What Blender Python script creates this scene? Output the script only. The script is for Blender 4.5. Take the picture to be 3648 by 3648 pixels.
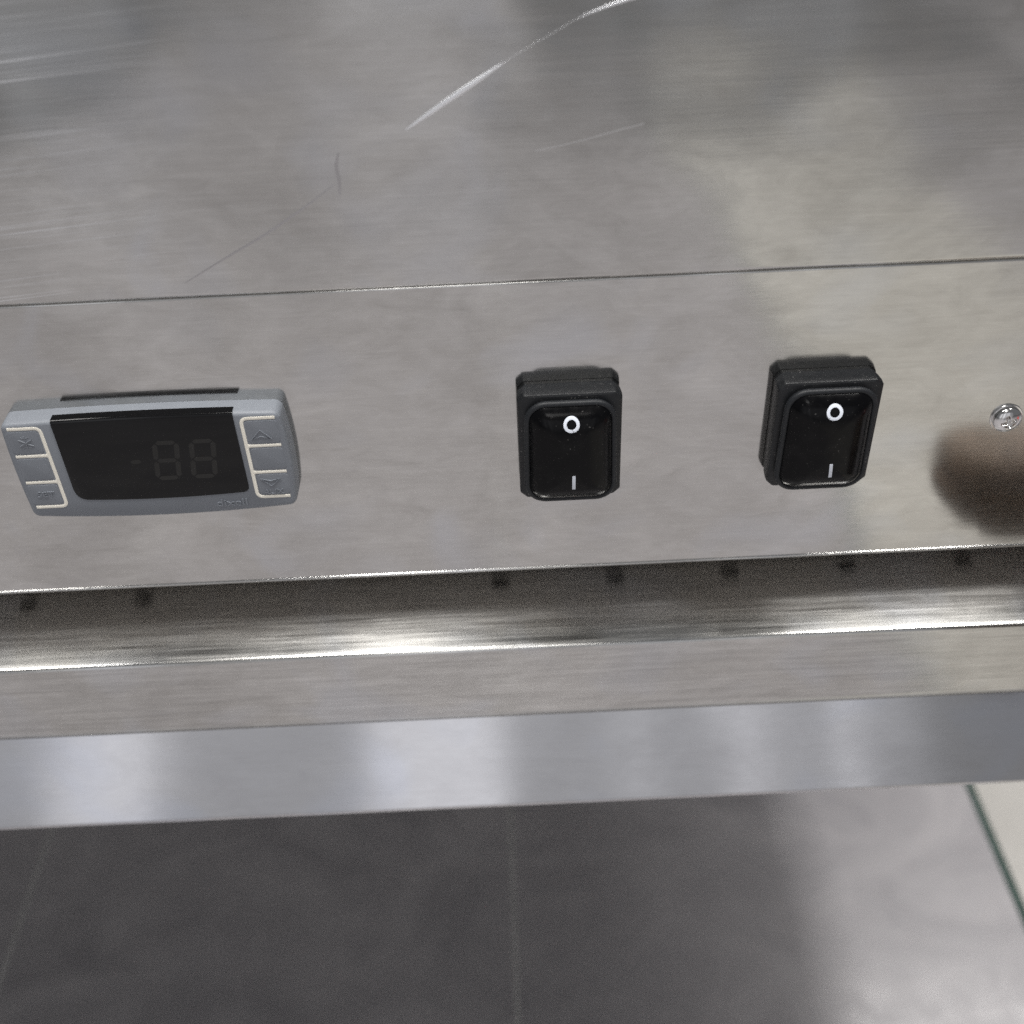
import bpy, bmesh, math, random
from mathutils import Vector, Matrix

random.seed(7)
for o in list(bpy.data.objects):
    bpy.data.objects.remove(o)
sc = bpy.context.scene
COL = sc.collection
H = 0.62            # camera height above the floor (m); all part sizes below are in mm, z measured from that height

# ------------------------------------------------------------------ camera
TH = math.radians(39.0)
S = 0.047
Cc = math.sqrt(1 - S * S)
fw = Vector((0, math.cos(TH), -math.sin(TH)))
r0 = Vector((1, 0, 0))
u0 = Vector((0, math.sin(TH), math.cos(TH)))
up = u0 * Cc + r0 * S
rt = r0 * Cc - u0 * S
cam = bpy.data.objects.new('camera', bpy.data.cameras.new('camera'))
COL.objects.link(cam)
m = Matrix((rt, up, -fw)).transposed().to_4x4()
m.translation = Vector((0, -0.245, H))
cam.matrix_world = m
cam.data.sensor_width = 36
cam.data.lens = 39.5
cam.data.clip_start = 0.01
cam.data.clip_end = 100
cam.data.dof.use_dof = True
cam.data.dof.focus_distance = 0.292
cam.data.dof.aperture_fstop = 9.0
sc.camera = cam

# ------------------------------------------------------------------ world and lamps
w = bpy.data.worlds.new('World')
sc.world = w
w.use_nodes = True
bg = w.node_tree.nodes['Background']
bg.inputs[0].default_value = (0.95, 0.97, 1.0, 1)
bg.inputs[1].default_value = 0.145

def area(name, loc, sx, sy, power, rot=(0, 0, 0), col=(1, 0.97, 0.93)):
    l = bpy.data.lights.new(name, 'AREA')
    l.shape = 'RECTANGLE'
    l.size = sx
    l.size_y = sy
    l.energy = power
    l.color = col
    o = bpy.data.objects.new(name, l)
    COL.objects.link(o)
    o.location = loc
    o.rotation_euler = rot
    return o

CZ = 2.5
for x, y, p, sx, sy in ((-1.05, -0.31, 8, 0.28, 0.42), (-0.32, -0.31, 31, 0.28, 0.42), (0.86, -0.31, 28, 0.28, 0.42), (0.90, 0.95, 38, 2.0, 0.8), (-0.15, -2.1, 7, 0.6, 0.6)):  # first three match the ledge glints; last two added to brighten the floor
    area('ceiling_or_fill_lamp', (x, y, CZ), sx, sy, p, col=(1, 0.98, 0.955))
# unseen area lights added for the pale streaks reflected in the skirt
for x, wd, p in ((-0.48, 3.56, 7.0), (1.75, 0.85, 0.7), (-1.32, 0.34, 0.9), (-0.27, 0.46, 1.3), (0.36, 0.1, 0.1), (0.70, 0.14, 0.3), (1.02, 0.07, 0.22)):
    area('streak_light', (x, -3.3 + (0.02 if wd < 0.8 else 0), 0.97), wd, 1.9, p, rot=(math.radians(90), 0, 0), col=(0.95, 0.955, 1.0))

sc.view_settings.view_transform = 'Standard'
sc.view_settings.look = 'None'
sc.view_settings.gamma = 1
sc.view_settings.use_curve_mapping = False
sc.view_settings.exposure = 0.19
sc.cycles.use_denoising = False
sc.cycles.sample_clamp_indirect = 1.2
sc.cycles.sample_clamp_direct = 20.0
sc.cycles.max_bounces = 7
sc.cycles.glossy_bounces = 5
sc.cycles.diffuse_bounces = 3

# ------------------------------------------------------------------ helpers
def P(x, y, z):
    return Vector((x / 1000, y / 1000, H + z / 1000))

def empty(name, loc, label, cat, group=None):
    o = bpy.data.objects.new(name, None)
    COL.objects.link(o)
    o.location = loc
    o.empty_display_size = 0.01
    o['label'] = label
    o['category'] = cat
    if group:
        o['group'] = group
    return o

def root_loc(o):
    v = Vector((0, 0, 0))
    while o is not None:
        v = v + o.location
        o = o.parent
    return v

def build(name, verts, faces, mat, parent=None, smooth=True, angle=35):
    """verts in mm (x, y, z from camera height)"""
    off = root_loc(parent) if parent else Vector((0, 0, 0))
    me = bpy.data.meshes.new(name)
    me.from_pydata([tuple(P(*v) - off) for v in verts], [], faces)
    bm = bmesh.new()
    bm.from_mesh(me)
    bmesh.ops.recalc_face_normals(bm, faces=bm.faces)
    if smooth:
        for f in bm.faces:
            f.smooth = True
        for e in bm.edges:
            if len(e.link_faces) == 2 and e.calc_face_angle(0) > math.radians(angle):
                e.smooth = False
    bm.to_mesh(me)
    bm.free()
    me.materials.append(mat)
    o = bpy.data.objects.new(name, me)
    COL.objects.link(o)
    o.parent = parent
    return o

def loft(rings, cap0=True, cap1=True):
    n = len(rings[0])
    v = [p for r in rings for p in r]
    f = []
    for i in range(len(rings) - 1):
        for j in range(n):
            k = (j + 1) % n
            f.append((i * n + j, i * n + k, (i + 1) * n + k, (i + 1) * n + j))
    if cap0:
        f.append(tuple(range(n)))
    if cap1:
        b = (len(rings) - 1) * n
        f.append(tuple(b + j for j in range(n)))
    return v, f

def merge(*vf):
    V, F = [], []
    for v, f in vf:
        b = len(V)
        V += v
        F += [tuple(i + b for i in q) for q in f]
    return V, F

def rrect(cx, cz, w_, h_, r, n=8, bow=(0, 0, 0, 0), skew=0):
    """rounded rectangle in x, z; bow = left, right, top, bottom bulge; corners need n points each"""
    pts = []
    hw, hh = w_ / 2, h_ / 2
    rs = r if isinstance(r, (tuple, list)) else (r, r, r, r)   # TR, TL, BL, BR
    for q, (sx, sz) in enumerate(((1, 1), (-1, 1), (-1, -1), (1, -1))):
        rr = max(rs[q], 0.01)
        ccx, ccz = sx * (hw - rr), sz * (hh - rr)
        for i in range(n + 1):
            a = math.radians(90 * q + 90 * i / n)
            pts.append((ccx + rr * math.cos(a), ccz + rr * math.sin(a)))
    # subdivide the straight sides
    out = []
    for i, p in enumerate(pts):
        q = pts[(i + 1) % len(pts)]
        out.append(p)
        if (i + 1) % (n + 1) == 0:
            for k in range(1, 8):
                t = k / 8
                out.append((p[0] + (q[0] - p[0]) * t, p[1] + (q[1] - p[1]) * t))
    res = []
    for x, z in out:
        u, v = x / hw, z / hh
        bx = (bow[1] if u > 0 else -bow[0]) * (1 - v * v) * abs(u)
        bz = (bow[2] if v > 0 else -bow[3]) * (1 - u * u) * abs(v)
        res.append((cx + x + bx + skew * z, cz + z + bz))
    return res

def sweep_x(prof, xs, closed=True, skip=None):
    """profile of (y, z) points swept along stations xs"""
    n = len(prof)
    V = [(x, y, z) for x in xs for (y, z) in prof]
    F = []
    for i in range(len(xs) - 1):
        for j in range(n if closed else n - 1):
            k = (j + 1) % n
            if skip and skip(i, j):
                continue
            F.append((i * n + j, i * n + k, (i + 1) * n + k, (i + 1) * n + j))
    if closed:
        F.append(tuple(range(n)))
        F.append(tuple((len(xs) - 1) * n + j for j in range(n)))
    return V, F

def arc(cy, cz, r, a0, a1, n):
    return [(cy + r * math.cos(math.radians(a0 + (a1 - a0) * i / n)), cz + r * math.sin(math.radians(a0 + (a1 - a0) * i / n))) for i in range(n + 1)]

def box(x0, x1, y0, y1, z0, z1):
    v = [(x, y, z) for x in (x0, x1) for y in (y0, y1) for z in (z0, z1)]
    f = [(0, 1, 3, 2), (4, 6, 7, 5), (0, 4, 5, 1), (2, 3, 7, 6), (0, 2, 6, 4), (1, 5, 7, 3)]
    return v, f

def ribbon(path, width, y_of, rise0, n_sub=1, closed=False):
    """flat raised stroke following a path of (x, z) on a surface y_of(x, z)"""
    V, F = [], []
    n = len(path)
    for i, (x, z) in enumerate(path):
        a = path[(i - 1) % n] if (closed or i > 0) else path[i]
        b = path[(i + 1) % n] if (closed or i < n - 1) else path[i]
        d = Vector((b[0] - a[0], b[1] - a[1])).normalized()
        nx, nz = -d.y, d.x
        wd = width[i] if isinstance(width, (list, tuple)) else width
        rise = rise0[i] if isinstance(rise0, (list, tuple)) else rise0
        for s, dy in ((-0.5, -0.02), (-0.5, rise * 0.6), (-0.34, rise), (0.34, rise), (0.5, rise * 0.6), (0.5, -0.02)):
            px, pz = x + nx * s * wd, z + nz * s * wd
            V.append((px, y_of(px, pz) - dy, pz))
    m_ = 6
    for i in range(n if closed else n - 1):
        k = (i + 1) % n
        for j in range(m_ - 1):
            F.append((i * m_ + j, i * m_ + j + 1, k * m_ + j + 1, k * m_ + j))
    if not closed:
        F.append(tuple(range(m_)))
        F.append(tuple((n - 1) * m_ + j for j in range(m_)))
    return V, F

def fillet(pts, r, n=6):
    """polyline with rounded inner corners; r may be a list"""
    out = [pts[0]]
    for i in range(1, len(pts) - 1):
        p, a, b = Vector(pts[i]), Vector(pts[i - 1]), Vector(pts[i + 1])
        rr = r
        p0 = p + (a - p).normalized() * rr
        p1 = p + (b - p).normalized() * rr
        for k in range(n + 1):
            t = k / n
            q = p0 * (1 - t) ** 2 + p * 2 * t * (1 - t) + p1 * t * t
            out.append((q.x, q.y))
    out.append(pts[-1])
    return out

# ------------------------------------------------------------------ materials
def newmat(name):
    mt = bpy.data.materials.new(name)
    mt.use_nodes = True
    return mt, mt.node_tree.nodes, mt.node_tree.links, mt.node_tree.nodes['Principled BSDF']

def noise(N, L, vec, scale, detail=4, rough=0.55, dist=0.0):
    n = N.new('ShaderNodeTexNoise')
    n.inputs['Scale'].default_value = scale
    n.inputs['Detail'].default_value = detail
    n.inputs['Roughness'].default_value = rough
    n.inputs['Distortion'].default_value = dist
    if vec is not None:
        L.new(vec, n.inputs['Vector'])
    return n

def mapping(N, L, src, scale=(1, 1, 1), rot=(0, 0, 0), loc=(0, 0, 0)):
    mp = N.new('ShaderNodeMapping')
    mp.inputs['Scale'].default_value = scale
    mp.inputs['Rotation'].default_value = rot
    mp.inputs['Location'].default_value = loc
    L.new(src, mp.inputs['Vector'])
    return mp.outputs[0]

def remap(N, L, src, a, b, c, d):
    r_ = N.new('ShaderNodeMapRange')
    r_.inputs[1].default_value = a
    r_.inputs[2].default_value = b
    r_.inputs[3].default_value = c
    r_.inputs[4].default_value = d
    L.new(src, r_.inputs[0])
    return r_.outputs[0]

def mixc(N, L, fac, a, b):
    mx = N.new('ShaderNodeMix')
    mx.data_type = 'RGBA'
    for s, val in ((0, fac), (6, a), (7, b)):
        if hasattr(val, 'is_linked'):
            L.new(val, mx.inputs[s])
        elif s == 0:
            mx.inputs[0].default_value = val
        else:
            mx.inputs[s].default_value = (*val, 1)
    return mx.outputs[2]

def math_(N, L, op, a, b):
    mm = N.new('ShaderNodeMath')
    mm.operation = op
    for i, val in enumerate((a, b)):
        if hasattr(val, 'is_linked'):
            L.new(val, mm.inputs[i])
        else:
            mm.inputs[i].default_value = val
    return mm.outputs[0]

def steel(name, base=(0.62, 0.615, 0.595), blotch=(0.465, 0.456, 0.435), r_lo=0.075, r_hi=0.16, aniso=0.6, wave=0.16, streak=0.06, scratches=False, seed=0.0):
    mt, N, L, b = newmat(name)
    g = N.new('ShaderNodeNewGeometry').outputs['Position']
    b.inputs['Metallic'].default_value = 1.0
    b.inputs['Anisotropic'].default_value = aniso
    b.inputs['Anisotropic Rotation'].default_value = 0.25
    tv = N.new('ShaderNodeCombineXYZ')
    tv.inputs[0].default_value = 1.0
    L.new(tv.outputs[0], b.inputs['Tangent'])
    # greasy smudges, their blotches also painting in blurred room reflections
    m1 = mapping(N, L, g, (1.0, 1.0, 1.25), loc=(seed, 0, 0))
    s1 = noise(N, L, m1, 17, 4, 0.55, 1.0).outputs['Fac']
    s2 = noise(N, L, mapping(N, L, g, (0.7, 1, 1.5), rot=(0, math.radians(28), 0), loc=(seed + 3, 0, 0)), 60, 5, 0.6, 1.6).outputs['Fac']
    s3 = noise(N, L, mapping(N, L, g, (0.5, 1, 1.6), rot=(0, math.radians(-40), 0), loc=(seed + 9, 0, 0)), 150, 4, 0.6, 2.2).outputs['Fac']
    blotch_mask = math_(N, L, 'ADD', math_(N, L, 'MULTIPLY', s1, 0.48), math_(N, L, 'ADD', math_(N, L, 'MULTIPLY', s2, 0.32), math_(N, L, 'MULTIPLY', s3, 0.20)))
    sm = remap(N, L, blotch_mask, 0.36, 0.64, 0, 1)
    tint = noise(N, L, mapping(N, L, g, (1, 1, 1), loc=(seed + 20, 0, 0)), 26, 2, 0.5, 0.6).outputs['Fac']
    # brushing along x
    br = noise(N, L, mapping(N, L, g, (45, 3200, 3200), loc=(seed * 7, 0, 0)), 1.0, 3, 0.6).outputs['Fac']
    br2 = noise(N, L, mapping(N, L, g, (18, 900, 900), loc=(seed * 5, 0, 0)), 1.0, 4, 0.65).outputs['Fac']
    brs = math_(N, L, 'ADD', math_(N, L, 'MULTIPLY', br, 0.6), math_(N, L, 'MULTIPLY', br2, 0.4))
    col = mixc(N, L, sm, base, blotch)
    cool = tuple(c * k_ for c, k_ in zip(base, (0.93, 0.96, 1.03)))
    col = mixc(N, L, remap(N, L, tint, 0.52, 0.68, 0, 0.55), col, cool)
    k = remap(N, L, brs, 0.3, 0.7, 1.0 - streak, 1.0 + streak)
    mm = N.new('ShaderNodeVectorMath')
    mm.operation = 'SCALE'
    L.new(col, mm.inputs[0])
    L.new(k, mm.inputs['Scale'])
    out = mm.outputs[0]
    ro = math_(N, L, 'ADD', remap(N, L, sm, 0, 1, r_lo, r_hi), remap(N, L, brs, 0.3, 0.7, -streak * 0.25, streak * 0.25))
    if scratches:  # fine scratches; the light caught on the brushing is painted pale
        sx = N.new('ShaderNodeSeparateXYZ')
        L.new(g, sx.inputs[0])
        ln1 = noise(N, L, mapping(N, L, mapping(N, L, g, rot=(0, math.radians(4.6), 0)), (7, 1, 1300)), 1.0, 2, 0.6).outputs['Fac']
        ln2 = noise(N, L, mapping(N, L, mapping(N, L, g, rot=(0, math.radians(4.0), 0)), (12, 1, 2300), loc=(5, 0, 0)), 1.0, 2, 0.6).outputs['Fac']
        lm = math_(N, L, 'ADD', remap(N, L, ln1, 0.57, 0.69, 0, 0.7), remap(N, L, ln2, 0.56, 0.71, 0, 0.45))
        fade = remap(N, L, sx.outputs[0], -0.112, -0.062, 1, 0.03)
        brk = remap(N, L, noise(N, L, mapping(N, L, g, (26, 1, 110)), 1.0, 2).outputs['Fac'], 0.36, 0.56, 0, 1)
        fade = math_(N, L, 'MULTIPLY', fade, brk)
        mk = math_(N, L, 'MULTIPLY', lm, fade)
        out = mixc(N, L, mk, out, (0.86, 0.87, 0.88))
        ro = math_(N, L, 'ADD', ro, math_(N, L, 'MULTIPLY', mk, 0.3))
    L.new(out, b.inputs['Base Color'])
    L.new(ro, b.inputs['Roughness'])
    # slight waviness of the thin sheet plus brushing relief
    wv = noise(N, L, mapping(N, L, g, (9, 9, 11), loc=(seed * 2, 0, 0)), 1.0, 2, 0.5).outputs['Fac']
    bp = N.new('ShaderNodeBump')
    bp.inputs['Strength'].default_value = wave
    bp.inputs['Distance'].default_value = 0.02
    L.new(wv, bp.inputs['Height'])
    bp2 = N.new('ShaderNodeBump')
    bp2.inputs['Strength'].default_value = 0.05
    bp2.inputs['Distance'].default_value = 0.0002
    L.new(brs, bp2.inputs['Height'])
    L.new(bp.outputs[0], bp2.inputs['Normal'])
    L.new(bp2.outputs[0], b.inputs['Normal'])
    return mt

def plain(name, col, rough=0.5, metal=0.0, spec=0.5, coat=0.0, grain=0.0, gscale=3000, bump=0.0, rvar=0.0, dust=0.0):
    mt, N, L, b = newmat(name)
    b.inputs['Metallic'].default_value = metal
    b.inputs['Roughness'].default_value = rough
    b.inputs['Specular IOR Level'].default_value = spec
    b.inputs['Coat Weight'].default_value = coat
    g = N.new('ShaderNodeNewGeometry').outputs['Position']
    n1 = noise(N, L, g, 120, 5, 0.6).outputs['Fac']
    k = remap(N, L, n1, 0.3, 0.7, 1 - grain, 1 + grain)
    mm = N.new('ShaderNodeVectorMath')
    mm.operation = 'SCALE'
    mm.inputs[0].default_value = col
    L.new(k, mm.inputs['Scale'])
    out = mm.outputs[0]
    if dust:
        d1 = noise(N, L, g, 1700, 1, 0.5).outputs['Fac']
        d2 = noise(N, L, g, 180, 3, 0.6).outputs['Fac']
        dm = math_(N, L, 'MULTIPLY', remap(N, L, d1, 0.70, 0.76, 0, 1), remap(N, L, d2, 0.42, 0.62, 0, dust))
        hz = remap(N, L, d2, 0.5, 0.8, 0, dust * 0.06)
        out = mixc(N, L, math_(N, L, 'ADD', dm, hz), out, (0.30, 0.29, 0.28))
    L.new(out, b.inputs['Base Color'])
    if rvar:
        n3 = noise(N, L, g, 260, 5, 0.7, 0.8).outputs['Fac']
        L.new(remap(N, L, n3, 0.35, 0.75, rough, rough + rvar), b.inputs['Roughness'])
    if bump:
        n2 = noise(N, L, g, gscale, 3, 0.6).outputs['Fac']
        bp = N.new('ShaderNodeBump')
        bp.inputs['Strength'].default_value = bump
        bp.inputs['Distance'].default_value = 0.0001
        L.new(n2, bp.inputs['Height'])
        L.new(bp.outputs[0], b.inputs['Normal'])
    return mt

M = {}
M['steel_upper'] = steel('steel_upper', seed=1.3, scratches=True)
M['steel_panel'] = steel('steel_panel', seed=4.7, wave=0.06)
M['steel_rail'] = steel('steel_rail', seed=8.1, r_lo=0.16, r_hi=0.21, aniso=0.75, wave=0.06, streak=0.25)
M['steel_skirt'] = steel('steel_skirt', base=(0.60, 0.595, 0.603), blotch=(0.51, 0.503, 0.51), seed=2.9, r_lo=0.12, r_hi=0.15, aniso=0.6, wave=0.04, streak=0.03)
M['steel_body'] = steel('steel_body', seed=6.0)
M['glint'] = plain('glint_steel', (0.92, 0.93, 0.95), 0.42, 1.0)  # scratch with its glint put into the pale colour
M['steel_edge'] = steel('steel_edge', seed=4.7, wave=0.0, streak=0.02)
M['faint'] = plain('fine_scratch', (0.58, 0.575, 0.57), 0.35, 1.0)
M['pale'] = plain('pale_bounce_metal', (0.74, 0.70, 0.67), 0.6)  # pale coat added so the flange bounces light onto the ledge
M['steel_roll'] = steel('steel_roll', base=(0.44, 0.43, 0.42), blotch=(0.33, 0.32, 0.31), seed=1.3, wave=0.0, streak=0.02)
M['score'] = plain('scored_steel', (0.46, 0.45, 0.45), 0.32, 1.0)
M['chrome'] = plain('bright_steel', (0.74, 0.73, 0.72), 0.13, 1.0, grain=0.08)
M['grey_plastic'] = plain('grey_plastic', (0.19, 0.205, 0.23), 0.5, grain=0.03, bump=0.12, gscale=5000)
M['cream_ink'] = plain('cream_plastic', (0.88, 0.84, 0.74), 0.5)
M['window'] = plain('smoked_window', (0.005, 0.005, 0.0055), 0.08, spec=0.26)
M['segment'] = plain('unlit_segment', (0.021, 0.0205, 0.0195), 0.10, spec=0.26)
M['black_plastic'] = plain('black_plastic', (0.0042, 0.005, 0.0065), 0.46, spec=0.45, dust=0.35, grain=0.1, bump=0.1, gscale=6000)
M['rubber'] = plain('black_rubber', (0.0115, 0.013, 0.0155), 0.5, spec=0.35, dust=0.3, grain=0.1, bump=0.15, gscale=5000)
M['gloss_black'] = plain('glossy_black_cover', (0.002, 0.002, 0.0025), 0.15, spec=0.15, rvar=0.14, dust=0.25)
M['white_ink'] = plain('white_ink', (0.74, 0.78, 0.86), 0.35, grain=0.03)
M['skin'] = plain('skin', (0.175, 0.130, 0.10), 0.55, grain=0.3, bump=0.2, gscale=900)
M['red_cloth'] = plain('red_cloth', (0.36, 0.035, 0.03), 0.9, grain=0.1, bump=0.4, gscale=1500)
M['foot_black'] = plain('foot_black', (0.02, 0.02, 0.02), 0.6)

def tile_mat(name, base, base2, rough=0.22):
    mt, N, L, b = newmat(name)
    g = N.new('ShaderNodeNewGeometry').outputs['Position']
    n1 = noise(N, L, mapping(N, L, g, (1, 1.6, 1)), 9, 7, 0.62, 1.0).outputs['Fac']
    n2 = noise(N, L, g, 55, 5, 0.6, 0.5).outputs['Fac']
    mixn = math_(N, L, 'ADD', math_(N, L, 'MULTIPLY', n1, 0.75), math_(N, L, 'MULTIPLY', n2, 0.25))
    L.new(mixc(N, L, remap(N, L, mixn, 0.38, 0.64, 0, 1), base, base2), b.inputs['Base Color'])
    L.new(remap(N, L, n2, 0.3, 0.7, rough - 0.06, rough + 0.1), b.inputs['Roughness'])
    return mt

M['tile_grey'] = tile_mat('grey_tile', (0.41, 0.395, 0.405), (0.295, 0.285, 0.298))
M['tile_dark_added'] = tile_mat('added_dark_tile', (0.17, 0.17, 0.178), (0.11, 0.11, 0.115))
M['tile_cream'] = tile_mat('cream_tile', (0.52, 0.505, 0.475), (0.46, 0.445, 0.42))
M['grout'] = plain('grout', (0.46, 0.455, 0.45), 0.9, grain=0.1)
M['grout_green'] = plain('green_grout', (0.035, 0.065, 0.055), 0.8, grain=0.2)

# ------------------------------------------------------------------ floor with tiles
FZ = -620.0
gv, gf = box(-20000, 20000, -20000, 20000, FZ - 60, FZ - 0.7)
floor = build('floor', gv, gf, M['grout'], None, smooth=False)
floor['kind'] = 'structure'
PITCH = 304.5
X0 = -10.2
Y0 = 330.0
GAP = 2.6
def tile_mesh(gap_l, gap_r):
    x0, x1, y0, y1 = gap_l, PITCH - gap_r, GAP / 2, PITCH - GAP / 2
    rings = []
    for ins, z in ((0, -8), (0, -0.9), (0.4, -0.25), (1.1, 0)):
        rings.append([((x0 + ins) / 1000, (y0 + ins) / 1000, z / 1000), ((x1 - ins) / 1000, (y0 + ins) / 1000, z / 1000),
                      ((x1 - ins) / 1000, (y1 - ins) / 1000, z / 1000), ((x0 + ins) / 1000, (y1 - ins) / 1000, z / 1000)])
    return loft(rings)
def tile_data(name, gl, gr, mat):
    v, f = tile_mesh(gl, gr)
    me = bpy.data.meshes.new(name)
    me.from_pydata(v, [], f)
    me.materials.append(mat)
    me.validate()
    return me
td_g = tile_data('tile', GAP / 2, GAP / 2, M['tile_grey'])
td_gr = tile_data('tile', GAP / 2, 2.6, M['tile_grey'])
td_cl = tile_data('tile', 2.6, GAP / 2, M['tile_cream'])
td_d = tile_data('tile', 2.6, 2.6, M['tile_dark_added'])
for j in range(-10, 3):
    for i in range(-9, 12):
        d = td_g
        if i == 0:
            d = td_gr
        elif i == 1:
            d = td_cl
        if (i <= -3 and j <= -6) or (i == 0 and j <= -6) or (i == 1 and j <= -6) or (i == 2 and j <= -6):
            d = td_d  # unseen dark tiles added so the upper panel mirrors dark patches
        t = bpy.data.objects.new('tile', d)
        COL.objects.link(t)
        t.parent = floor
        t.location = P(X0 + i * PITCH, Y0 + (j - 1) * PITCH, FZ + random.uniform(-0.25, 0.0))
jv, jf = box(X0 + PITCH - 2.7, X0 + PITCH + 2.7, -2700, 930, FZ - 4, FZ - 0.5)
build('joint_strip', jv, jf, M['grout_green'], floor, smooth=False)['label'] = 'dark green joint between grey and cream floor tiles'

# ------------------------------------------------------------------ steel counter
XL, XR = -900.0, 255.0
base_loc = Vector(((XL + XR) / 2000, 0.30, 0))
counter = empty('steel_counter', base_loc, 'brushed stainless steel counter front with smudges, scratches and a folded grip ledge', 'steel counter')

# upper panel: a folded sheet, its lower edge rolled back over the control panel
prof = [(-0.8, 30), (-0.8, -20), (-0.8, -70), (-0.8, -125.2), (-0.8, -125.6)] + arc(0.4, -126.0, 1.2, 180, 262, 10) + [(2.2, -127.2), (2.2, 28)]
v, f = sweep_x(prof, [XL, -140, -60, 0, 60, 130, XR])
upper = build('upper_panel', v, f, M['steel_upper'], counter, angle=50)
upper['label'] = 'upper steel sheet with a long diagonal scratch'

# control panel with a small rolled hem at the bottom
prof = [(1.2, -127.3), (0.3, -127.35), (0.08, -127.5), (0, -127.8), (0, -128.0), (0, -128.4), (0, -150), (0, -190), (0, -218.9), (0, -219.2), (1.2, -219.2)]
v, f = sweep_x(prof, [XL, -150, -75, 0, 75, 150, XR - 0.4])
panel = build('control_panel', v, f, M['steel_panel'], counter, angle=50)
prof = [(0.02, -219.22)] + arc(0.3, -219.75, 0.62, 120, 262, 10) + [(1.2, -220.4), (1.2, -219.22)]
v, f = sweep_x(prof, [XL, -150, -75, 0, 75, 150, XR - 0.4])
build('hem', v, f, M['steel_edge'], counter, angle=60)
# slotted return flange under the panel
slots = [-237, -199, -161, -123, -5, 33, 71, 110, 148, 186]
xs = sorted([XL, XR - 0.4] + [s_ + d for s_ in slots for d in (-2.9, 2.9)])
slot_l = {round(s_ - 2.9, 2) for s_ in slots}
fl = [(1.3, -217.3), (21.5, -217.6), (26.6, -217.8), (28.2, -217.9)]
v, f = sweep_x(fl, xs, closed=False, skip=lambda i, j: round(xs[i], 2) in slot_l and j == 1)
flange = build('slotted_flange', v, f, M['pale'], counter, smooth=False)
md = flange.modifiers.new('thick', 'SOLIDIFY')
md.thickness = 0.0007
md.offset = 1

# grip ledge: curved top with slots, tight front bend, plain vertical face
led = []
y, z = 26.0, -235.2
for i in range(25):
    t = i / 24
    led.append((y, z))
    sl = math.radians(5 + 9 * t)
    step = 36.0 / 24
    y -= step
    z -= step * math.tan(sl)
yE, zE = led[-1]
R_ = 1.5
a0 = 90 + 14
cy = yE + R_ * math.cos(math.radians(180 - a0))
cz = zE - R_ * math.sin(math.radians(180 - a0))
led += arc(cy, cz, R_, a0, 180, 8)[1:]
yF = led[-1][0]
led += [(yF, led[-1][1] - 0.2), (yF, led[-1][1] - 0.6), (yF, -252), (yF, -262), (yF, -268.6), (yF, -269.0)] + arc(yF - 3.5, -269.3, 3.5, 0, -26, 5)
yS, zS = led[-1]
v, f = sweep_x(led, [XL, -150, -75, 0, 75, 150, XR - 0.8], closed=False)
rail = build('grip_ledge', v, f, M['steel_rail'], counter, angle=60)
rail['label'] = 'folded grip ledge with a bright front bend'
md = rail.modifiers.new('thick', 'SOLIDIFY')
md.thickness = 0.0008
md.offset = -1

# sloping skirt below the ledge face
dy, dz = -math.sin(math.radians(27.5)), -math.cos(math.radians(27.5))
Ls = 30.0
yB, zB = yS + dy * Ls, zS + dz * Ls
prof = [(yS + dy * 0.3, zS + dz * 0.3), (yS + dy * 1.0, zS + dz * 1.0), (yS + dy * 10, zS + dz * 10), (yS + dy * 20, zS + dz * 20), (yS + dy * (Ls - 0.5), zS + dz * (Ls - 0.5)), (yB, zB)] + arc(yB + 1.1, zB - 0.5, 1.2, 160, 265, 6) + [(20, zB - 3), (30, zB - 3), (30, zS), (yS + 3, zS)]
v, f = sweep_x(prof, [XL, -150, 0, 150, 169.4])
skirt = build('sloping_skirt', v, f, M['steel_skirt'], counter, angle=50)
v, f = sweep_x(prof, [172.6, 210, XR - 1.2])
build('sloping_skirt', v, f, M['steel_skirt'], counter, angle=50)
skirt['label'] = 'smooth sloping steel skirt below the ledge'
print('skirt bottom', yB, zB, 'face y', yF, 'edge', yE, zE)

# carcass behind the sheets
v, f = merge(box(XL + 2, XR - 2, 28.5, 600, -318, -2))
build('carcass', v, f, M['steel_body'], counter, smooth=False)
v, f = box(XR - 0.2, XR + 1.2, 1.6, 598, -318, 29.8)
build('end_plate', v, f, M['steel_body'], counter, smooth=False)
v, f = box(XL - 4, XR + 4, -6, 604, 30.2, 60)
build('worktop', v, f, M['steel_body'], counter, smooth=False)
for lx in (XL + 60, XR - 60):
    for ly in (330, 560):
        rings = []
        for zz, rr in ((-318.2, 19), (-560, 19), (-562, 14), (-600, 14), (-602, 22), (-619.6, 24)):
            rings.append([(lx + rr * math.cos(a * math.pi / 12), ly + rr * math.sin(a * math.pi / 12), zz) for a in range(24)])
        v, f = loft(rings)
        build('leg', v, f, M['steel_body'], counter)

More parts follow.
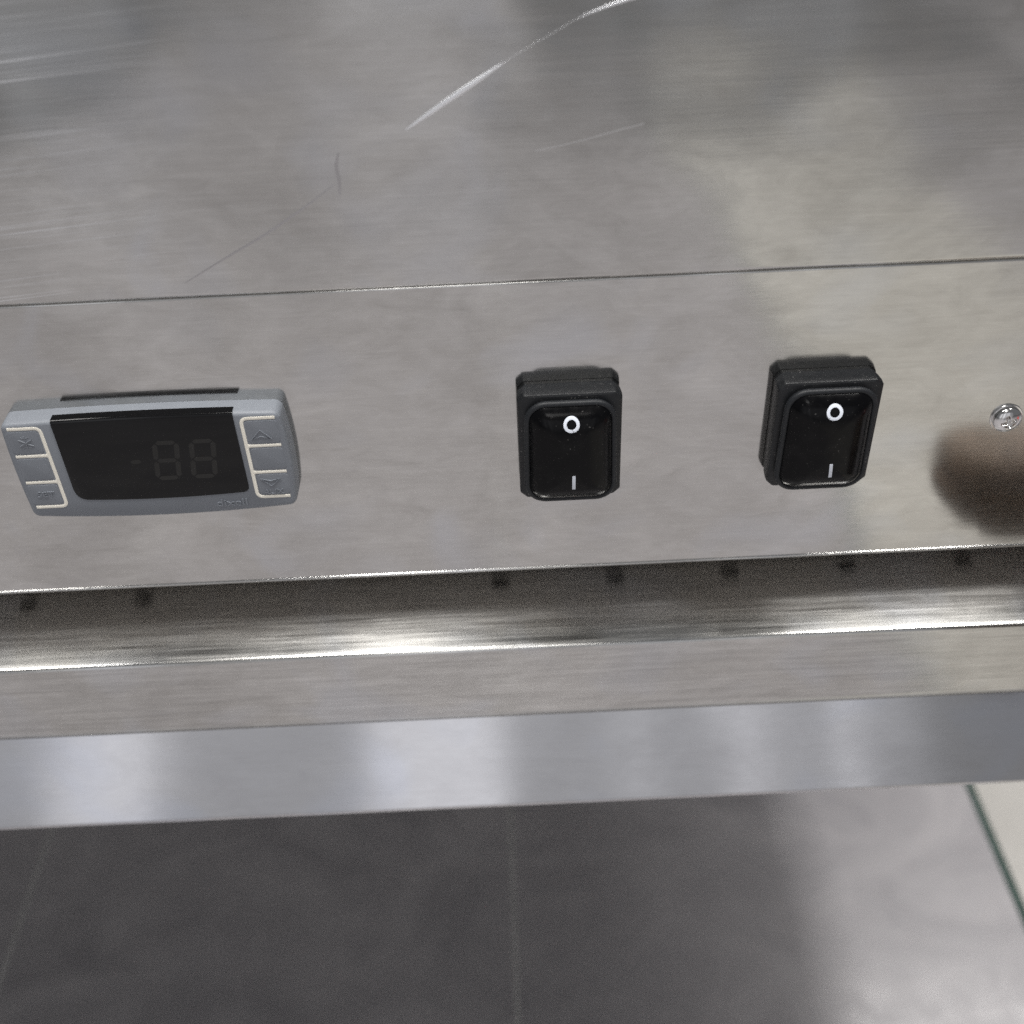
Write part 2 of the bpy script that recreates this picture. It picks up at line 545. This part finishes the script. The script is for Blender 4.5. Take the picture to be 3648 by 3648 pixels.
# long scratch across the upper panel
up_y = lambda x, z: -0.8
def smooth_path(pts, n=10):
    out = []
    for i in range(len(pts) - 1):
        p0 = pts[max(i - 1, 0)]; p1 = pts[i]; p2 = pts[i + 1]; p3 = pts[min(i + 2, len(pts) - 1)]
        for k in range(n):
            t = k / n
            out.append(tuple(0.5 * ((2 * p1[a]) + (-p0[a] + p2[a]) * t + (2 * p0[a] - 5 * p1[a] + 4 * p2[a] - p3[a]) * t * t + (-p0[a] + 3 * p1[a] - 3 * p2[a] + p3[a]) * t ** 3) for a in (0, 1)))
    out.append(pts[-1])
    return out
pth = smooth_path([(-19.4, -89.0), (-11, -83.8), (-3.1, -79.1), (4.5, -74.6), (13.5, -69.9), (20, -66.8), (28.2, -64.3), (36, -62.6)])
wd = []
for i in range(len(pth)):
    t = i / (len(pth) - 1)
    wd.append(0.06 + 1.15 * max(0, math.sin(math.pi * min(t / 0.40, 1))) ** 0.7 + 0.9 * max(0, (t - 0.68) / 0.32) ** 0.7)
v, f = ribbon(pth, wd, up_y, [0.02 + 0.22 * max(0, q - 0.3) for q in wd])
build('scratch', v, f, M['glint'], counter, angle=80)
pth = smooth_path([(-75, -123), (-64, -117), (-54.2, -111.8), (-44, -105.6), (-36.5, -100.5)])
wd = [0.2 + 0.4 * math.sin(math.pi * (i + 0.5) / len(pth)) for i in range(len(pth))]
v, f = ribbon(pth, wd, up_y, 0.03)
build('scratch', v, f, M['score'], counter)
pth = smooth_path([(-35.6, -103.2), (-35.3, -99.5), (-35.5, -96.5), (-34.6, -93.2)])
v, f = ribbon(pth, [0.3 + 0.6 * math.sin(math.pi * (i + 0.5) / len(pth)) for i in range(len(pth))], up_y, 0.03)
build('scratch', v, f, M['score'], counter)
pth = smooth_path([(9, -95), (18, -93.4), (27, -91.3), (33, -90.0)])
v, f = ribbon(pth, 0.22, up_y, 0.03)
build('scratch', v, f, M['faint'], counter)

# ------------------------------------------------------------------ temperature controller
CX, CZc = -93.6, -172.6
ctrl = empty('temperature_controller', P(CX, 0, -188.5), 'grey temperature controller with dark blank display and cream-outlined buttons', 'controller')
FY = -6.0
BOW = (0.5, 1.1, 0.7, 1.6)
def cring(ins, y):
    return [(x, y, z) for x, z in rrect(CX, CZc, 71.2 - 2 * ins, 30.4 - 2 * ins, max(1.9 - ins, 0.5), 8, BOW)]
v, f = loft([cring(0.0, 0.02), cring(0.0, -0.5), cring(0.05, -4.6), cring(0.22, -5.4), cring(0.6, -5.85), cring(1.1, FY)], cap0=False)
body = build('housing', v, f, M['grey_plastic'], ctrl, angle=60)
# smoked window wrapping from the face over the top edge
wx0, wx1 = -115.9, -69.7
def top_edge(x):
    u = (x - CX) / 35.6
    return CZc + 15.2 + 0.7 * (1 - u * u)
cols = 24
secs = []
wpts = []
def window_section(x, zb):
    zt = top_edge(x)
    return [(x, FY + 0.4, zb - 0.0), (x, FY - 0.16, zb + 0.02), (x, FY - 0.26, zb + 0.5), (x, FY - 0.26, zt - 8), (x, FY - 0.26, zt - 0.9), (x, FY - 0.12, zt - 0.22), (x, FY + 0.12, zt + 0.05), (x, FY + 0.5, zt + 0.14), (x, -3.3, zt + 0.14), (x, -3.1, zt - 0.3)]
secx = []
for i in range(cols + 1):
    secx.append(wx0 + (wx1 - wx0) * i / cols)
secx = [wx0, wx0 + 0.25, wx0 + 0.6, wx0 + 1.1, wx0 + 1.8, wx0 + 2.7] + [x for x in secx if wx0 + 3.2 < x < wx1 - 1.8] + [wx1 - 1.4, wx1 - 0.8, wx1 - 0.4, wx1 - 0.15, wx1]
V, F = [], []
for x in secx:
    rl, rr = 3.0, 1.6
    zb = -182.4 - 0.9 * (1 - ((x - CX) / 24) ** 2) + 0.3
    dl, dr = x - wx0, wx1 - x
    if dl < rl:
        zb += rl - math.sqrt(max(rl * rl - (rl - dl) ** 2, 0))
    if dr < rr:
        zb += rr - math.sqrt(max(rr * rr - (rr - dr) ** 2, 0))
    V += window_section(x, zb)
ns = 10
for i in range(len(secx) - 1):
    for j in range(ns - 1):
        F.append((i * ns + j, i * ns + j + 1, (i + 1) * ns + j + 1, (i + 1) * ns + j))
F.append(tuple(range(ns)))
F.append(tuple((len(secx) - 1) * ns + j for j in range(ns)))
win = build('display_window', V, F, M['window'], ctrl, angle=50)
win['label'] = 'glossy black display window with faint unlit digits'
# unlit digits
def seg8(cx, cz, w_, h_, sk):
    hw, hh, t, g = w_ / 2, h_ / 2, 1.35, 0.2
    def q(x0, z0, x1, z1):
        horizontal = abs(x1 - x0) > abs(z1 - z0)
        if horizontal:
            pts = [(x0, z0), (x0 + t / 2, z0 + t / 2), (x1 - t / 2, z0 + t / 2), (x1, z0), (x1 - t / 2, z0 - t / 2), (x0 + t / 2, z0 - t / 2)]
        else:
            pts = [(x0, z0), (x0 + t / 2, z0 - t / 2), (x0 + t / 2, z1 + t / 2), (x0, z1), (x0 - t / 2, z1 + t / 2), (x0 - t / 2, z0 - t / 2)]
        return [(cx + x + sk * z, FY - 0.285, cz + z) for x, z in pts], [tuple(range(6))]
    return [q(-hw + g, hh, hw - g, hh), q(-hw + g, 0, hw - g, 0), q(-hw + g, -hh, hw - g, -hh),
            q(-hw, hh - g, -hw, g), q(hw, hh - g, hw, g), q(-hw, -g, -hw, -hh + g), q(hw, -g, hw, -hh + g)]
for cx in (-89.2, -79.7):
    for vf in seg8(cx, -170.6, 5.6, 11.2, 0.14):
        build('digit_segment', vf[0], vf[1], M['segment'], win, smooth=False)
vf = seg8(-97.3, -170.6, 3.4, 11.2, 0.14)[1]
build('digit_segment', vf[0], vf[1], M['segment'], win, smooth=False)
# cream dividing lines beside the buttons
fy = lambda x, z: FY
def lines(side):
    if side < 0:
        xo, xi = -127.4, -119.1
    else:
        xo, xi = -59.2, -67.9
    d = 1 if xi > xo else -1
    zs = (-158.9, -167.5, -176.0, -184.2)
    parts = [ribbon(fillet([(xo, zs[0]), (xi, zs[0]), (xi, zs[3]), (xo, zs[3])], 1.7), 0.92, fy, 0.10)]
    for z in zs[1:3]:
        parts.append(ribbon([(xo - 0.3 * d, z), (xo + (xi - xo) * 0.5, z), (xi - 0.9 * d, z), (xi - 0.2 * d, z)], [0.84, 0.86, 0.92, 1.6], fy, 0.095))
    return merge(*parts)
for s in (-1, 1):
    v, f = lines(s)
    build('divider_line', v, f, M['cream_ink'], ctrl)
# buttons
def text_mesh(txt, size, cx, cz, y, rise, name, mat, parent, squeeze=1.0, shear=0.0):
    cu = bpy.data.curves.new('t', 'FONT')
    cu.body = txt
    cu.size = size
    cu.align_x = 'CENTER'
    cu.align_y = 'CENTER'
    cu.extrude = rise
    cu.shear = shear
    cu.resolution_u = 3
    to = bpy.data.objects.new('t', cu)
    COL.objects.link(to)
    dg = bpy.context.evaluated_depsgraph_get()
    me = bpy.data.meshes.new_from_object(to.evaluated_get(dg))
    verts = [(cx + p.co.x * squeeze, y - p.co.z, cz + p.co.y) for p in me.vertices]
    faces = [tuple(p.vertices) for p in me.polygons]
    bpy.data.objects.remove(to)
    bpy.data.curves.remove(cu)
    bpy.data.meshes.remove(me)
    return build(name, verts, faces, mat, parent, smooth=False)
BT = []
for side, (xa, xb) in ((-1, (-128.0, -119.9)), (1, (-67.1, -58.7))):
    for k, (za, zb) in enumerate(((-159.6, -166.8), (-168.2, -175.3), (-176.7, -183.5))):
        cx_, cz_ = (xa + xb) / 2, (za + zb) / 2
        rings = []
        for ins, y in ((0, FY + 0.02), (0.08, FY - 0.05), (0.3, FY - 0.08)):
            rings.append([(x, y, z) for x, z in rrect(cx_, cz_, xb - xa - 2 * ins, za - zb - 2 * ins, 0.9, 5)])
        v, f = loft(rings, cap0=False)
        BT.append(build('button', v, f, M['grey_plastic'], ctrl))
by = lambda x, z: FY - 0.08
v, f = ribbon([(-63.6, -162.5), (-66.1, -165.3), (-63.6, -164.5), (-61.1, -165.3)], 0.26, by, 0.2, closed=True)
build('up_arrow', v, f, M['grey_plastic'], BT[3])
v, f = ribbon([(-63.5, -180.6), (-66.1, -178.1), (-63.5, -178.9), (-60.9, -178.1)], 0.26, by, 0.2, closed=True)
build('down_arrow', v, f, M['grey_plastic'], BT[5])
text_mesh('AUX', 2.3, -63.4, -182.5, FY - 0.08, 0.2, 'lettering', M['grey_plastic'], BT[5], 1.15)
text_mesh('SET', 2.5, -123.6, -180.0, FY - 0.08, 0.2, 'lettering', M['grey_plastic'], BT[2], 1.2)
parts = []
for a in range(3):
    an = math.radians(90 + a * 60)
    parts.append(ribbon([(-123.8 - 2.0 * math.cos(an), -163.2 - 2.0 * math.sin(an)), (-123.8 + 2.0 * math.cos(an), -163.2 + 2.0 * math.sin(an))], 0.26, by, 0.16 + 0.01 * a))
parts.append(ribbon([(-123.8 + 1.5 * dx, -162.0 + dz_) for dx, dz_ in ((-0.7, 0.5), (0, 0), (0.7, 0.5))], 0.24, by, 0.06))
parts.append(ribbon([(-123.8 + 1.5 * dx, -164.4 - dz_) for dx, dz_ in ((-0.7, 0.5), (0, 0), (0.7, 0.5))], 0.24, by, 0.06))
v, f = merge(*parts)
build('snowflake_symbol', v, f, M['grey_plastic'], BT[0])
text_mesh('dixell', 3.0, -75.1, -185.7, FY, 0.22, 'lettering', M['grey_plastic'], ctrl, 1.35)

# ------------------------------------------------------------------ rocker switches
SW_HW, SW_HH = 13.5, 16.5
def chamfer_ring(ins, y, c=1.7):
    hw, hh = SW_HW - ins, SW_HH - ins
    base = [(hw, hh - c), (hw - c, hh), (-hw + c, hh), (-hw, hh - c), (-hw, -hh + c), (-hw + c, -hh), (hw - c, -hh), (hw, -hh + c)]
    out = []
    for i, p in enumerate(base):
        a, b = Vector(base[i - 1]), Vector(base[(i + 1) % 8])
        p = Vector(p)
        for d, t in ((a, 0.5), (a, 0.22), (None, 0), (b, 0.22), (b, 0.5)):
            if d is None:
                q = p * 0.6 + (p + (a - p).normalized() * 0.5) * 0.2 + (p + (b - p).normalized() * 0.5) * 0.2
            else:
                q = p + (d - p).normalized() * t
            out.append((q.x, y, q.y))
    return out
DW, DH = 21.5, 29.2         # clear cover
ZC_D = -0.3
Y_D = -8.5
def dome_h(d):
    return 3.9 * (1 - math.exp(-max(d, 0) / 2.9))
def dome_y(x, z):
    d = min(DW / 2 - abs(x), DH / 2 - abs(z - ZC_D))
    return Y_D - dome_h(d)
def make_switch(sx, label, gap, lean=0.0):
    zc = -172.5
    loc = P(sx, 0, zc - SW_HH)
    t = empty('rocker_switch', loc, label, 'switch', 'rocker switches on the panel')
    def at(vf):
        return [(x + sx, y, z + zc) for x, y, z in vf[0]], vf[1]
    v, f = at(loft([chamfer_ring(0.45, 0.02), chamfer_ring(0.35, -1.0), chamfer_ring(0.2, -1.1), chamfer_ring(0.0, -3.6), chamfer_ring(0.05, -5.3), chamfer_ring(0.25, -5.8), chamfer_ring(0.7, -6.05)], cap0=False))
    build('bezel', v, f, M['black_plastic'], t, angle=28)
    def rr(ins, y, w_=24.2, h_=31.8, r=5.8):
        return [(x * (1 - 0.022 * z / 15), y, z) for x, z in rrect(0, ZC_D, w_ - 2 * ins, h_ - 2 * ins, max(r - ins, 0.6), 9)]
    v, f = at(loft([rr(1.3, -5.9), rr(1.0, -6.3), rr(0.35, -6.9), rr(0.05, -7.5), rr(0.0, -7.9), rr(0.12, -8.3), rr(0.45, -8.6), rr(0.9, -8.72), rr(1.25, -8.62), rr(1.55, -8.3)], cap0=False, cap1=True))
    build('collar', v, f, M['rubber'], t, angle=60)
    rings = []
    for d in (-0.12, 0.0, 0.12, 0.3, 0.55, 0.9, 1.3, 1.8, 2.4, 3.1, 4.0, 5.0, 6.2, 7.5, 8.8, 9.8):
        rings.append([(x * (1 - 0.022 * z / 15), Y_D - dome_h(d) + (0.8 if d < 0 else 0), z) for x, z in rrect(0, ZC_D, DW - 2 * d, DH - 2 * d, max(4.4 - d * 0.62, 0.5), 9)])
    v, f = at(loft(rings, cap0=False))
    cov = build('rocker_cover', v, f, M['gloss_black'], t, angle=80)
    # printed ring and bar, following the cover
    dyf = lambda x, z: dome_y(x, z)
    n = 48
    OX, OZ = 0.05 + lean * 0.05, 10.55
    a0_ = math.radians(gap[0])
    if gap[1] > 0:
        span = 2 * math.pi - math.radians(gap[1])
        ring = [(OX + 2.07 * 0.8 * math.cos(a0_ + span * i / n), OZ + 2.07 * 0.8 * math.sin(a0_ + span * i / n)) for i in range(n + 1)]
        v, f = at(ribbon(ring, 0.82, dyf, 0.05))
    else:
        ring = [(OX + 2.07 * 0.8 * math.cos(a0_ + 2 * math.pi * i / n), OZ + 2.07 * 0.8 * math.sin(a0_ + 2 * math.pi * i / n)) for i in range(n)]
        v, f = at(ribbon(ring, 0.82, dyf, 0.05, closed=True))
    build('off_mark', v, f, M['white_ink'], t, smooth=True)
    v, f = at(ribbon([(0.55 + lean + lean * 0.55 * (i / 8 - 0.5), -5.0 - 4.7 * i / 8) for i in range(9)], 0.86, dyf, 0.05))
    build('on_mark', v, f, M['white_ink'], t)
    return t
make_switch(16.0, 'black rocker switch nearer the grey controller, with white ring and bar', (-76, 4))
make_switch(82.5, 'black rocker switch nearer the cross-head screw, with white ring and bar', (-130, 2), 0.8)

# ------------------------------------------------------------------ panel screw
SX, SZ = 132.9, -174.0
scr = empty('panel_screw', P(SX, 0, SZ), 'shiny cross-head screw at the end of the steel panel', 'screw')
nr, na = 40, 96
V = [(SX, 0, SZ)]
F = []
def screw_y(r, a):
    Rm = 3.75
    h = 2.3 * math.sqrt(max(0, 1 - (r / (Rm * 1.08)) ** 2)) ** 0.9
    b = math.radians(18)
    x, z = r * math.cos(a - b), r * math.sin(a - b)
    def slot(u, v):
        e = lambda q, wq: 1 / (1 + math.exp((abs(q) - wq) / 0.06))
        return e(v, 0.36) * e(u, 1.9)
    dpt = max(slot(x, z), slot(z, x))
    return -0.35 - h + dpt * (1.35 - 0.3 * r)
V = [(SX, screw_y(0, 0), SZ)]
for i in range(1, nr + 1):
    r = 3.75 * i / nr
    for j in range(na):
        a = 2 * math.pi * j / na
        V.append((SX + r * math.cos(a), screw_y(r, a), SZ + r * math.sin(a)))
for j in range(na):
    k = (j + 1) % na
    F.append((0, 1 + j, 1 + k))
    for i in range(nr - 1):
        F.append((1 + i * na + j, 1 + (i + 1) * na + j, 1 + (i + 1) * na + k, 1 + i * na + k))
b_ = len(V)
for j in range(na):
    a = 2 * math.pi * j / na
    V.append((SX + 3.75 * math.cos(a), 0.05, SZ + 3.75 * math.sin(a)))
for j in range(na):
    k = (j + 1) % na
    F.append((1 + (nr - 1) * na + j, b_ + j, b_ + k, 1 + (nr - 1) * na + k))
build('head', V, F, M['chrome'], scr, angle=55)
rings = []
for rr_, y in ((3.4, 0.02), (4.25, 0.02), (4.3, -0.2), (4.15, -0.34), (3.4, -0.36)):
    rings.append([(SX + rr_ * math.cos(2 * math.pi * j / 64), y, SZ + rr_ * math.sin(2 * math.pi * j / 64)) for j in range(64)])
v, f = loft(rings, cap0=False, cap1=False)
build('flange', v, f, M['chrome'], scr)

# ------------------------------------------------------------------ hand beside the frame, mirrored in the panel
def skin_mesh(name, chains, mat, parent, subdiv=2):
    off = root_loc(parent)
    vs, es, rad, idx = [], [], [], {}
    for ch in chains:
        prev = None
        for (pt, r) in ch:
            key = tuple(round(c, 2) for c in pt)
            if key not in idx:
                idx[key] = len(vs)
                vs.append(tuple(P(*pt) - off))
                rad.append(r / 1000)
            if prev is not None and prev != idx[key]:
                es.append((prev, idx[key]))
            prev = idx[key]
    me = bpy.data.meshes.new(name)
    me.from_pydata(vs, es, [])
    o = bpy.data.objects.new(name, me)
    COL.objects.link(o)
    o.parent = parent
    sk = o.modifiers.new('skin', 'SKIN')
    sk.use_smooth_shade = True
    if not me.skin_vertices:
        me.attributes.new('skin', 'FLOAT', 'POINT')
    for i, s in enumerate(me.skin_vertices[0].data):
        s.radius = (rad[i], rad[i])
        s.use_root = (i == 0)
    sb = o.modifiers.new('sub', 'SUBSURF')
    sb.levels = subdiv
    sb.render_levels = subdiv
    me.materials.append(mat)
    return o
per = empty('person', P(300, -160, -620), 'person in red sleeve holding a half-closed hand near the end of the panel', 'person')
wrist = ((268, -96, -274), 22)
p1 = ((228, -74, -256), 21)
chains = [[wrist, p1]]
for i in range(4):
    zi = (-230, -239, -246, -252)[i]
    lx = (150, 150, 156, 165)[i]
    chains.append([p1, ((lx + 40, -55, zi), 11), ((lx + 1, -51, zi), 9.6), ((lx + 2, -64, zi - 4), 9.2), ((lx + 20, -70, zi - 5), 8.2)])
chains.append([p1, ((210, -82, -250), 12), ((190, -85, -246), 10), ((172, -83, -248), 8.5)])
chains.append([wrist, ((318, -122, -290), 25), ((420, -180, -300), 30)])
skin_mesh('body', chains, M['skin'], per)
rings = []
for t in range(9):
    u = t / 8
    c = Vector((305, -116, -286)).lerp(Vector((560, -255, -300)), u)
    d = Vector((255, -139, -14)).normalized()
    e1 = d.cross(Vector((0, 0, 1))).normalized()
    e2 = d.cross(e1)
    rr_ = 35 + 14 * u + (1.2 if t == 0 else 0) + 0.8 * math.sin(t * 2.3)
    rings.append([tuple(c + e1 * rr_ * math.cos(2 * math.pi * j / 28) + e2 * rr_ * math.sin(2 * math.pi * j / 28)) for j in range(28)])
v, f = loft(rings, cap0=False, cap1=True)
sl = build('sleeve', v, f, M['red_cloth'], per)
